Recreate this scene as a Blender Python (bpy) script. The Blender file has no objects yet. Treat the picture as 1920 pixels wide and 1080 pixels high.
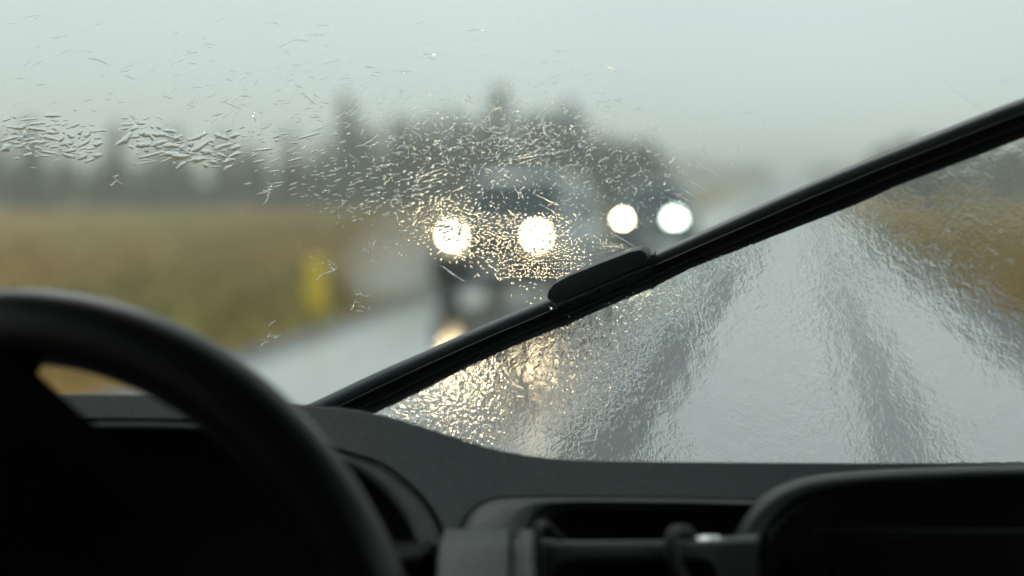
import bpy, bmesh, math, random
import numpy as np
from mathutils import Vector, Matrix, noise
R_ = math.radians
rng = random.Random(7)
sc = bpy.context.scene
COL = sc.collection

# ---------------------------------------------------------------- camera
FPX = 2400.0
YAW, PIT = R_(12.45), R_(-4.9)
EYE = Vector((0, 0, 1.7))
FW = Vector((-math.sin(YAW)*math.cos(PIT), math.cos(YAW)*math.cos(PIT), math.sin(PIT)))
RT = Vector((math.cos(YAW), math.sin(YAW), 0))
UP = RT.cross(FW)
camd = bpy.data.cameras.new('camera')
cam = bpy.data.objects.new('camera', camd); COL.objects.link(cam)
camd.sensor_width = 36.0; camd.lens = 36.0*FPX/1920
camd.clip_start = 0.02; camd.clip_end = 3000
M = Matrix((RT, UP, -FW)).transposed().to_4x4(); M.translation = EYE
cam.matrix_world = M
camd.dof.use_dof = True
camd.dof.focus_distance = 0.80
camd.dof.aperture_fstop = 2.35
camd.dof.aperture_blades = 0
sc.camera = cam

# ---------------------------------------------------------------- world, sun, exposure
SUN_EL, SUN_AZ = R_(48), R_(-35)          # azimuth from +Y towards +X
w = bpy.data.worlds.new('World'); sc.world = w; w.use_nodes = True
nt = w.node_tree; N = nt.nodes; L = nt.links; N.clear()
out = N.new('ShaderNodeOutputWorld'); bg = N.new('ShaderNodeBackground')
sky = N.new('ShaderNodeTexSky'); sky.sky_type = 'NISHITA'; sky.sun_disc = False
sky.sun_elevation = SUN_EL; sky.sun_rotation = SUN_AZ
sky.air_density = 1.0; sky.dust_density = 6.0; sky.ozone_density = 1.5
hs = N.new('ShaderNodeHueSaturation'); hs.inputs['Saturation'].default_value = 0.12
mx = N.new('ShaderNodeMix'); mx.data_type = 'RGBA'
tc = N.new('ShaderNodeTexCoord'); nz = N.new('ShaderNodeTexNoise')
nz.inputs['Scale'].default_value = 1.6; nz.inputs['Detail'].default_value = 2.0
cr = N.new('ShaderNodeValToRGB')
cr.color_ramp.elements[0].position = 0.3; cr.color_ramp.elements[0].color = (4.85, 5.6, 5.5, 1)
cr.color_ramp.elements[1].position = 0.7; cr.color_ramp.elements[1].color = (6.25, 7.05, 6.95, 1)
L.new(tc.outputs['Generated'], nz.inputs['Vector']); L.new(nz.outputs['Fac'], cr.inputs['Fac'])
L.new(sky.outputs['Color'], hs.inputs['Color'])
L.new(hs.outputs['Color'], mx.inputs[6]); L.new(cr.outputs['Color'], mx.inputs[7])
mx.inputs[0].default_value = 0.93
L.new(mx.outputs[2], bg.inputs['Color']); bg.inputs['Strength'].default_value = 0.14
L.new(bg.outputs[0], out.inputs['Surface'])
sd = bpy.data.lights.new('sun', 'SUN'); sd.energy = 0.6; sd.angle = R_(25); sd.color = (1, 0.97, 0.92)
so = bpy.data.objects.new('sun', sd); COL.objects.link(so)
sdir = Vector((math.sin(SUN_AZ)*math.cos(SUN_EL), math.cos(SUN_AZ)*math.cos(SUN_EL), math.sin(SUN_EL)))
so.rotation_euler = sdir.to_track_quat('Z', 'Y').to_euler()
sc.view_settings.view_transform = 'Standard'; sc.view_settings.look = 'None'
sc.view_settings.exposure = -0.03; sc.view_settings.gamma = 1.0
sc.render.engine = 'CYCLES'
cy = sc.cycles
cy.use_denoising = True; cy.denoiser = 'OPENIMAGEDENOISE'
cy.max_bounces = 14; cy.transmission_bounces = 12; cy.transparent_max_bounces = 16
cy.diffuse_bounces = 3; cy.glossy_bounces = 4; cy.volume_bounces = 4
cy.sample_clamp_indirect = 150.0
cy.use_adaptive_sampling = False

# ---------------------------------------------------------------- helpers
def P(px, py, d):
    """point seen at pixel (px,py) of the 1920x1080 photograph, d metres along the view axis"""
    return EYE + d*(FW + RT*((px-960)/FPX) - UP*((py-540)/FPX))

def mat(name, col, rough=0.5, metal=0.0, spec=0.5, bump=None, noise_col=None, emis=None, coat=0, trans=0, ior=1.45):
    m = bpy.data.materials.new(name); m.use_nodes = True
    n = m.node_tree.nodes; l = m.node_tree.links
    b = n['Principled BSDF']
    b.inputs['Base Color'].default_value = (*col, 1); b.inputs['Roughness'].default_value = rough
    b.inputs['Metallic'].default_value = metal; b.inputs['Specular IOR Level'].default_value = spec
    b.inputs['Coat Weight'].default_value = coat; b.inputs['Transmission Weight'].default_value = trans
    b.inputs['IOR'].default_value = ior
    t = n.new('ShaderNodeTexCoord')
    if noise_col:
        c2, scale, lo, hi = noise_col
        z = n.new('ShaderNodeTexNoise'); z.inputs['Scale'].default_value = scale; z.inputs['Detail'].default_value = 6
        r = n.new('ShaderNodeValToRGB')
        r.color_ramp.elements[0].position = lo; r.color_ramp.elements[1].position = hi
        r.color_ramp.elements[0].color = (*col, 1); r.color_ramp.elements[1].color = (*c2, 1)
        l.new(t.outputs['Object'], z.inputs['Vector']); l.new(z.outputs['Fac'], r.inputs['Fac'])
        l.new(r.outputs['Color'], b.inputs['Base Color'])
    if bump:
        scale, dist, strength = bump
        z = n.new('ShaderNodeTexNoise'); z.inputs['Scale'].default_value = scale; z.inputs['Detail'].default_value = 3
        bp = n.new('ShaderNodeBump'); bp.inputs['Distance'].default_value = dist; bp.inputs['Strength'].default_value = strength
        l.new(t.outputs['Object'], z.inputs['Vector']); l.new(z.outputs['Fac'], bp.inputs['Height'])
        l.new(bp.outputs['Normal'], b.inputs['Normal'])
    if emis:
        c, s = emis
        b.inputs['Emission Color'].default_value = (*c, 1); b.inputs['Emission Strength'].default_value = s
    return m

def link(name, verts, faces, m, parent=None, smooth=True, label=None):
    me = bpy.data.meshes.new(name)
    me.from_pydata([tuple(v) for v in verts], [], faces); me.update()
    if smooth:
        me.polygons.foreach_set('use_smooth', [True]*len(me.polygons))
    me.materials.append(m)
    o = bpy.data.objects.new(name, me); COL.objects.link(o)
    if parent is not None:
        o.parent = parent
        o.matrix_parent_inverse = Matrix.Translation(-parent.location) if parent.type == 'EMPTY' and parent.parent is None else Matrix()
    if label: o['label'] = label
    return o

def thing(name, label, cat, loc=(0, 0, 0), group=None):
    o = bpy.data.objects.new(name, None); COL.objects.link(o); o.location = loc
    o.empty_display_size = 0.2
    o['label'] = label; o['category'] = cat
    if group: o['group'] = group
    return o

def tag(o, label=None, cat=None, group=None, kind=None):
    if label: o['label'] = label
    if cat: o['category'] = cat
    if group: o['group'] = group
    if kind: o['kind'] = kind
    return o

def resample(pts, n):
    pts = [Vector(p) for p in pts]
    # Catmull-Rom smooth first
    q = []
    for i in range(len(pts)-1):
        p0 = pts[max(i-1, 0)]; p1 = pts[i]; p2 = pts[i+1]; p3 = pts[min(i+2, len(pts)-1)]
        for k in range(12):
            t = k/12
            q.append(0.5*((2*p1)+(p2-p0)*t+(2*p0-5*p1+4*p2-p3)*t*t+(3*p1-p0-3*p2+p3)*t**3))
    q.append(pts[-1])
    s = [0]
    for i in range(1, len(q)): s.append(s[-1]+(q[i]-q[i-1]).length)
    res = []; j = 0
    for k in range(n):
        t = s[-1]*k/(n-1)
        while j < len(q)-2 and s[j+1] < t: j += 1
        f = (t-s[j])/max(s[j+1]-s[j], 1e-9)
        res.append(q[j].lerp(q[j+1], min(max(f, 0), 1)))
    return res

def loft_pts(rows, closed=False):
    n = len(rows[0]); v = [p for r in rows for p in r]; f = []
    for i in range(len(rows)-1):
        for j in range(n if closed else n-1):
            a = i*n+j; b = i*n+(j+1) % n
            f.append((a, b, b+n, a+n))
    return v, f

def tube(path, r, seg=10, prof=None):
    """closed tube round a list of points, radius r (number or list)"""
    v = []; f = []; n = len(path)
    rr = r if isinstance(r, (list, tuple)) else [r]*n
    up = Vector((0.13, 0.2, 1)).normalized()
    for i, p in enumerate(path):
        d = (path[min(i+1, n-1)]-path[max(i-1, 0)]).normalized()
        a = d.cross(up)
        if a.length < 0.05: a = d.cross(Vector((1, 0, 0)))
        a.normalize(); b = a.cross(d)
        for k in range(seg):
            t = 2*math.pi*k/seg
            v.append(p+rr[i]*(math.cos(t)*a+math.sin(t)*b))
    for i in range(n-1):
        for k in range(seg):
            f.append((i*seg+k, i*seg+(k+1) % seg, (i+1)*seg+(k+1) % seg, (i+1)*seg+k))
    f.append(tuple(range(seg))[::-1]); f.append(tuple((n-1)*seg+k for k in range(seg)))
    return v, f

def bm_obj(name, bm, m, parent=None, smooth=True, label=None):
    v = [x.co.copy() for x in bm.verts]; bm.verts.index_update()
    f = [tuple(x.index for x in fc.verts) for fc in bm.faces]
    bm.free()
    return link(name, v, f, m, parent, smooth, label)

def rbox(cx, cy_, cz, sx, sy, sz, bev=0.0, seg=2, bm=None, rot=None):
    b2 = bmesh.new(); bmesh.ops.create_cube(b2, size=1)
    for v in b2.verts: v.co = Vector((v.co.x*sx, v.co.y*sy, v.co.z*sz))
    if bev: bmesh.ops.bevel(b2, geom=b2.edges[:], offset=bev, segments=seg, affect='EDGES', profile=0.5)
    for v in b2.verts:
        if rot is not None: v.co = rot @ v.co
        v.co += Vector((cx, cy_, cz))
    if bm is None: return b2
    me = bpy.data.meshes.new('tmp'); b2.to_mesh(me); b2.free(); bm.from_mesh(me); bpy.data.meshes.remove(me)
    return bm

# ---------------------------------------------------------------- glass surface of our own windscreen
GY, LEAN, GR = 0.842, math.tan(R_(11)), 1.8
GX = -0.12
def gy(x, z): return GY-(z-1.7)*LEAN-(x-GX)**2/(2*GR)
def gnormal(x, z):          # outward
    return Vector(((x-GX)/GR, 1, LEAN)).normalized()
def G(px, py, off=0.0):
    d = FW + RT*((px-960)/FPX) - UP*((py-540)/FPX)
    t = 0.8
    for _ in range(12):
        p = EYE+d*t
        t -= (p.y-gy(p.x, p.z))/(d.y+d.z*LEAN+(p.x-GX)/GR*d.x)
    p = EYE+d*t
    return p+gnormal(p.x, p.z)*off
GLASS_T = 0.005
camd.dof.focus_distance = (G(900, 520)-EYE).dot(FW)+0.004

# ---------------------------------------------------------------- ground, road
grass_m = bpy.data.materials.new('wet_autumn_grass'); grass_m.use_nodes = True
def build_grass():
    n = grass_m.node_tree.nodes; l = grass_m.node_tree.links; b = n['Principled BSDF']
    t = n.new('ShaderNodeTexCoord')
    z1 = n.new('ShaderNodeTexNoise'); z1.inputs['Scale'].default_value = 0.16; z1.inputs['Detail'].default_value = 5; z1.inputs['Roughness'].default_value = 0.6
    r1 = n.new('ShaderNodeValToRGB'); e = r1.color_ramp.elements
    e[0].position = 0.32; e[0].color = (0.44, 0.19, 0.035, 1)
    e[1].position = 0.70; e[1].color = (0.21, 0.235, 0.04, 1)
    k = r1.color_ramp.elements.new(0.5); k.color = (0.34, 0.225, 0.05, 1)
    z2 = n.new('ShaderNodeTexNoise'); z2.inputs['Scale'].default_value = 9; z2.inputs['Detail'].default_value = 8
    mxx = n.new('ShaderNodeMix'); mxx.data_type = 'RGBA'; mxx.blend_type = 'MULTIPLY'; mxx.inputs[0].default_value = 0.7
    r2 = n.new('ShaderNodeValToRGB'); r2.color_ramp.elements[0].position = 0.3; r2.color_ramp.elements[0].color = (0.45, 0.45, 0.42, 1)
    r2.color_ramp.elements[1].position = 0.7; r2.color_ramp.elements[1].color = (1.2, 1.2, 1.15, 1)
    l.new(t.outputs['Object'], z1.inputs['Vector']); l.new(t.outputs['Object'], z2.inputs['Vector'])
    l.new(z1.outputs['Fac'], r1.inputs['Fac']); l.new(z2.outputs['Fac'], r2.inputs['Fac'])
    l.new(r1.outputs['Color'], mxx.inputs[6]); l.new(r2.outputs['Color'], mxx.inputs[7])
    l.new(mxx.outputs[2], b.inputs['Base Color'])
    bp = n.new('ShaderNodeBump'); bp.inputs['Distance'].default_value = 0.15
    l.new(z2.outputs['Fac'], bp.inputs['Height']); l.new(bp.outputs['Normal'], b.inputs['Normal'])
    b.inputs['Roughness'].default_value = 0.9; b.inputs['Specular IOR Level'].default_value = 0.1
build_grass()

RXL, RXR = -5.35, 2.78
def ground_z(x, y):
    d = max(RXL-x, x-RXR, 0)
    if d <= 0: return -0.30
    z = -0.03-0.12*min(d/1.2, 1)
    z += 0.35*noise.noise(Vector((x*0.05, y*0.05, 3.1)))*min(max(d-1, 0)/8, 1)
    z += 0.08*noise.noise(Vector((x*0.4, y*0.4, 7.7)))*min(d/1.5, 1)
    return z
def build_ground():
    xs = sorted(set([RXL-0.6*i for i in range(0, 12)]+[RXL-7-3*i for i in range(0, 32)]+[RXL-120-40*i for i in range(0, 26)] +
             [RXL+0.35, RXR-0.35]+[RXR+0.6*i for i in range(0, 12)]+[RXR+7+3*i for i in range(0, 32)]+[RXR+120+40*i for i in range(0, 26)]))
    ys = [-30+1.5*i for i in range(0, 60)]+[60+5*i for i in range(0, 30)]+[220+45*i for i in range(0, 30)]
    rows = [[Vector((x, y, ground_z(x, y))) for x in xs] for y in ys]
    v, f = loft_pts(rows)
    tag(link('ground', v, f, grass_m), kind='structure')
build_ground()

road_m = bpy.data.materials.new('wet_asphalt'); road_m.use_nodes = True
def build_road_mat():
    n = road_m.node_tree.nodes; l = road_m.node_tree.links; b = n['Principled BSDF']
    t = n.new('ShaderNodeTexCoord'); sp = n.new('ShaderNodeSeparateXYZ')
    l.new(t.outputs['Object'], sp.inputs[0])
    wob = n.new('ShaderNodeTexNoise'); wob.inputs['Scale'].default_value = 0.8; wob.inputs['Detail'].default_value = 5
    mp = n.new('ShaderNodeMapping'); mp.inputs['Scale'].default_value = (1, 0.18, 1)
    l.new(t.outputs['Object'], mp.inputs['Vector']); l.new(mp.outputs['Vector'], wob.inputs['Vector'])
    wm = n.new('ShaderNodeMath'); wm.operation = 'MULTIPLY_ADD'; wm.inputs[1].default_value = 0.36; 
    l.new(wob.outputs['Fac'], wm.inputs[0])
    sub = n.new('ShaderNodeMath'); sub.operation = 'SUBTRACT'; sub.inputs[1].default_value = 0.18
    l.new(sp.outputs['X'], sub.inputs[0]); l.new(sub.outputs[0], wm.inputs[2])
    mr = n.new('ShaderNodeMapRange'); mr.inputs['From Min'].default_value = RXL; mr.inputs['From Max'].default_value = RXR
    l.new(wm.outputs[0], mr.inputs['Value'])
    ramp = n.new('ShaderNodeValToRGB'); ramp.color_ramp.interpolation = 'EASE'
    W = RXR-RXL
    stops = [(-5.35, 0.0), (-5.0, 0.15), (-4.6, 1), (-2.7, 1), (-2.3, 0.25), (-1.95, 0.2), (-1.68, 0.8), (-1.5, 0.8), (-1.28, 0.12), (-1.0, 0.2), (-0.78, 1), (0.40, 1), (0.62, 0.38), (0.78, 0.4), (1.0, 1), (1.75, 1), (2.15, 0.2), (2.78, 0.0)]
    el = ramp.color_ramp.elements
    el[0].position = 0; el[0].color = (0, 0, 0, 1); el[1].position = 1; el[1].color = (0, 0, 0, 1)
    for x, val in stops[1:-1]:
        k = el.new((x-RXL)/W); k.color = (val, val, val, 1)
    l.new(mr.outputs[0], ramp.inputs['Fac'])
    # wetness -> roughness, speckle
    rr = n.new('ShaderNodeMapRange'); rr.inputs['To Min'].default_value = 0.55; rr.inputs['To Max'].default_value = 0.14
    l.new(ramp.outputs['Color'], rr.inputs['Value']); l.new(rr.outputs[0], b.inputs['Roughness'])
    fine = n.new('ShaderNodeTexNoise'); fine.inputs['Scale'].default_value = 45; fine.inputs['Detail'].default_value = 4
    l.new(t.outputs['Object'], fine.inputs['Vector'])
    rc = n.new('ShaderNodeValToRGB'); rc.color_ramp.elements[0].color = (0.03, 0.031, 0.033, 1); rc.color_ramp.elements[1].color = (0.08, 0.082, 0.085, 1)
    l.new(fine.outputs['Fac'], rc.inputs['Fac']); l.new(rc.outputs['Color'], b.inputs['Base Color'])
    sl = n.new('ShaderNodeMapRange'); sl.inputs['To Min'].default_value = 0.2; sl.inputs['To Max'].default_value = 1.0
    l.new(ramp.outputs['Color'], sl.inputs['Value']); l.new(sl.outputs[0], b.inputs['Specular IOR Level'])
    l.new(ramp.outputs['Color'], b.inputs['Coat Weight']); b.inputs['Coat Roughness'].default_value = 0.09; b.inputs['Coat IOR'].default_value = 1.6
    bp = n.new('ShaderNodeBump'); bp.inputs['Distance'].default_value = 0.006; bp.inputs['Strength'].default_value = 0.25
    l.new(fine.outputs['Fac'], bp.inputs['Height']); l.new(bp.outputs['Normal'], b.inputs['Normal'])
build_road_mat()
def road_strip():
    xs = np.linspace(RXL, RXR, 40)
    ys = list(np.linspace(-25, 80, 120))+list(np.linspace(85, 900, 90))
    def z(x):
        dip = 0
        for c in (-0.65, 1.35, -2.9, -4.4): dip -= 0.012*math.exp(-((x-c)/0.33)**2)
        return dip
    rows = [[Vector((x, y, z(x))) for x in xs] for y in ys]
    rows = [[Vector((RXL-0.25, r[0].y, -0.12))]+r+[Vector((RXR+0.25, r[0].y, -0.12))] for r in rows]
    v, f = loft_pts(rows)
    tag(link('road', v, f, road_m), kind='structure')
road_strip()

# ---------------------------------------------------------------- grass tufts (stuff)
def tufts():
    v = []; f = []
    for i in range(9000):
        side = rng.random() < 0.65
        d = 0.3+abs(rng.gauss(0, 1))*9
        x = RXL-d if side else RXR+d
        y = rng.uniform(4, 60) if side else rng.uniform(3, 50)
        z = ground_z(x, y); h = rng.uniform(0.08, 0.32)
        for k in range(4):
            a = rng.uniform(0, math.pi*2); lx, ly = math.cos(a), math.sin(a)
            bw = rng.uniform(0.012, 0.03); ox, oy = rng.gauss(0, 0.07), rng.gauss(0, 0.07)
            tip = rng.gauss(0, 0.1), rng.gauss(0, 0.1)
            b = len(v)
            v += [(x+ox-ly*bw, y+oy+lx*bw, z-0.05), (x+ox+ly*bw, y+oy-lx*bw, z-0.05), (x+ox+tip[0], y+oy+tip[1], z+h)]
            f.append((b, b+1, b+2))
    o = link('tall_grass', v, f, grass_m, smooth=False)
    tag(o, 'loose tufts of brown and green wet grass covering both verges', 'grass', kind='stuff')
tufts()

# ---------------------------------------------------------------- trees
bark_m = mat('bark', (0.06, 0.05, 0.045), 0.9, noise_col=((0.1, 0.09, 0.08), 8, 0.3, 0.7))
needle_m = mat('dark_spruce_needles', (0.065, 0.090, 0.068), 0.8, spec=0.2, noise_col=((0.11, 0.145, 0.095), 1.5, 0.35, 0.7))
leaf_m = mat('dull_broad_leaves', (0.065, 0.082, 0.055), 0.8, spec=0.2, noise_col=((0.115, 0.13, 0.07), 1.2, 0.35, 0.7))
def trunk_geo(h, r0, r, limbs):
    v, f = tube([Vector((0.05*math.sin(i*1.3), 0.04*math.cos(i), h*i/8)) for i in range(9)], [r0*(1-0.85*i/8) for i in range(9)], 8)
    for i in range(limbs):
        z = h*r.uniform(0.2, 0.9); a = r.uniform(0, 6.28); ln = h*0.16*(1-z/h)+0.3
        v2, f2 = tube([Vector((0, 0, z)), Vector((math.cos(a)*ln*.5, math.sin(a)*ln*.5, z+0.05*h*0.3)), Vector((math.cos(a)*ln, math.sin(a)*ln, z+0.02*h))], [r0*.3, r0*.2, r0*.08], 5)
        b = len(v); v = v+v2; f = f+[tuple(q+b for q in t) for t in f2]
    return v, f
def clump(v, f, c, s, r, droop=0):
    for k in range(3):
        a = Vector((r.gauss(0, 1), r.gauss(0, 1), r.gauss(0, 0.6)-droop)).normalized()
        b = a.cross(Vector((r.gauss(0, 1), r.gauss(0, 1), r.gauss(0, 1)))).normalized()
        o = c+Vector((r.gauss(0, s*.6), r.gauss(0, s*.6), r.gauss(0, s*.4)))
        i = len(v)
        v += [o-a*s-b*s*.35, o+a*s-b*s*.25, o+a*s*1.1+b*s*.25, o-a*s+b*s*.35]
        f.append((i, i+1, i+2, i+3))
def conifer_mesh(h, rad, seed):
    r = random.Random(seed)
    tv, tf = trunk_geo(h*0.97, 0.11*h/6, r, 14)
    v = []; f = []
    layers = int(h*4.2)
    for i in range(layers):
        t = (i+0.5)/layers
        z = h*(0.06+0.93*t); rr = rad*(1-t)**0.85*(0.75+0.5*r.random())+0.06
        nb = max(4, int(13*(1-t)))
        for k in range(nb):
            a = r.uniform(0, 6.283); L_ = rr*r.uniform(0.7, 1.15)
            for s in range(5):
                q = (s+0.6)/5
                clump(v, f, Vector((math.cos(a)*L_*q, math.sin(a)*L_*q, z-0.16*L_*q+r.gauss(0, .04))), 0.10+0.10*(1-t), r, 0.3)
    return (tv, tf), (v, f)
def broadleaf_mesh(h, rad, seed):
    r = random.Random(seed)
    tv, tf = trunk_geo(h*0.8, 0.12*h/6, r, 18)
    v = []; f = []
    lobes = [(Vector((r.gauss(0, rad*.42), r.gauss(0, rad*.42), h*r.uniform(0.3, 0.86))), rad*r.uniform(0.35, 0.6)) for _ in range(15)]
    for c, s in lobes:
        for k in range(110):
            d = Vector((r.gauss(0, 1), r.gauss(0, 1), r.gauss(0, 1))).normalized()
            clump(v, f, c+d*s*r.uniform(0.5, 1.05), 0.13, r)
    return (tv, tf), (v, f)
variants = {'c': [conifer_mesh(6.0, 1.1, 1), conifer_mesh(6.0, 1.35, 2), conifer_mesh(6.0, 0.95, 3)],
            'b': [broadleaf_mesh(6.0, 1.9, 4), broadleaf_mesh(6.0, 1.7, 5)]}
protos = {}
def place_tree(kind, px, py_top, D, label, group):
    kd = rng.randrange(len(variants[kind]))
    base = P(px, 400, D); x, y = base.x, base.y
    z0 = ground_z(x, y)-0.05
    top = P(px, py_top, D).z
    s = (top-z0)/6.0
    nm = 'conifer_tree' if kind == 'c' else 'broadleaf_tree'
    t = thing(nm, label, 'tree', (x, y, z0), group)
    sx = s*rng.uniform(1.2, 1.7) if kind == 'c' else s*rng.uniform(0.8, 1.1)
    key = (kind, kd)
    if key not in protos:
        (tv, tf), (cv, cf) = variants[kind][kd]
        a = link('trunk', tv, tf, bark_m, None); b = link('crown', cv, cf, needle_m if kind == 'c' else leaf_m, None, smooth=False)
        protos[key] = (a, b)
    else:
        a, b = (q.copy() for q in protos[key])
        COL.objects.link(a); COL.objects.link(b)
    for q in (a, b): q.parent = t; q.location = (0, 0, 0)
    t.scale = (sx, sx, s); t.rotation_euler.z = rng.uniform(0, 6.28)
    return t
# skyline: px, top py, kind, label
sky_extra = [(770, 238), (815, 226), (865, 232), (905, 240), (1000, 232), (1045, 222), (1090, 228), (1140, 262), (1190, 275), (30, 262), (95, 275), (160, 285), (255, 262), (375, 270), (505, 262), (575, 262), (625, 255), (680, 252)]
GL = 'conifers of the blurred tree line left of the road'
sky_l = [(-60, 235, 'c', None), (0, 250, 'c', 'dark spruce at the left end of the tree line, above the steering wheel'), (60, 222, 'c', None), (120, 268, 'c', None), (222, 226, 'c', 'narrow spruce standing clear above the thick white water streaks'),
  (285, 268, 'c', None), (330, 238, 'c', None), (420, 250, 'c', None), (470, 275, 'b', None), (545, 240, 'c', None), (600, 262, 'c', None),
  (652, 178, 'c', 'tall pointed spruce between the left field and the oncoming cars'), (700, 232, 'c', None), (745, 215, 'c', None), (800, 222, 'c', None), (850, 208, 'c', None), (890, 225, 'c', None),
  (935, 160, 'c', 'tallest spruce in the tree line, straight above the first oncoming car'), (980, 212, 'c', None), (1020, 205, 'c', None), (1066, 186, 'c', 'broad tree ending the tall clump above the right headlights'), (1115, 248, 'c', None),
  (1165, 262, 'b', None), (1215, 258, 'c', 'low conifer at the right end of the tree line, above the second oncoming car')]
for px, top, kd, lab in sky_l:
    D = rng.uniform(84, 92)
    place_tree(kd, px, top, D, lab or ('conifer in the blurred dark tree line beyond the left field' if kd == 'c' else 'leafy tree among the conifers of the blurred tree line on the left'), GL)
for px, top in sky_extra:
    if px < 640: continue
    place_tree('c', px, top-14, rng.uniform(80, 95), 'conifer in the blurred dark tree line beyond the left field', GL)
for i in range(38):
    px = -90+i*36+rng.uniform(-12, 12)
    if px > 1215: break
    place_tree('b' if i % 3 == 0 else 'c', px, rng.uniform(288, 318) if px < 720 else rng.uniform(262, 290), rng.uniform(74, 82), 'shorter tree in the front row of the dark tree line beyond the left field', 'front row of the left tree line')
for px, top, kd in [(1655, 275, 'b'), (1700, 245, 'b'), (1745, 250, 'c'), (1790, 252, 'b'), (1840, 262, 'b'), (1890, 250, 'c'), (1945, 250, 'b'), (2010, 240, 'c')]:
    place_tree(kd, px, top, rng.uniform(76, 88), 'dark tree behind the raised end of the wiper, right of the road', 'trees beyond the right verge')
# far woods at the end of the road
def far_wood():
    r = random.Random(31); v = []; f = []
    for i in range(260):
        px = r.uniform(1180, 1760); D = r.uniform(290, 340)
        b = P(px, 350, D); h = r.uniform(3.0, 5.6)+(1.6 if px < 1330 else 0)
        if abs(b.x+1.3) < 5.2 : h *= 0.6; b.y += 260
        for k in range(70):
            t = r.random()**1.3
            clump(v, f, Vector((b.x+r.gauss(0, 1.4)*(1-t), b.y+r.gauss(0, 1.4)*(1-t), h*t)), 0.32, r)
    o = link('far_wood', v, f, leaf_m, smooth=False)
    tag(o, 'hazy low wood on the horizon at the end of the road', 'wood', kind='stuff')
far_wood()

# ---------------------------------------------------------------- yellow marker post
def marker_post():
    yel = mat('yellow_plastic', (0.9, 0.64, 0.02), 0.45, noise_col=((0.72, 0.48, 0.03), 9, 0.4, 0.75))
    refl = mat('grey_reflector', (0.5, 0.5, 0.48), 0.25)
    p = P(593, 585, 17.6); z0 = ground_z(p.x, p.y)
    t = thing('marker_post', 'short yellow plastic marker post in the grass beside the left road edge', 'marker post', (p.x, p.y, z0))
    hh = 0.74; rows = []
    for z, wd in ((-0.1, 0.15), (0.0, 0.15), (0.1, 0.148), (hh-0.06, 0.138), (hh-0.012, 0.13), (hh, 0.11)):
        ring = []
        for k in range(20):
            a = 2*math.pi*k/20; c, s = math.cos(a), math.sin(a)
            e = 0.55
            ring.append(Vector((p.x+math.copysign(abs(c)**e, c)*wd, p.y+math.copysign(abs(s)**e, s)*wd*0.45, z0+z)))
        rows.append(ring)
    v, f = loft_pts(rows, True); f.append(tuple(range(5*20, 6*20)))
    link('post_body', v, f, yel, t)
    bm_obj('reflector', rbox(p.x, p.y-0.052, z0+hh-0.14, 0.09, 0.01, 0.09, 0.003), refl, t)
marker_post()

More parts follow.
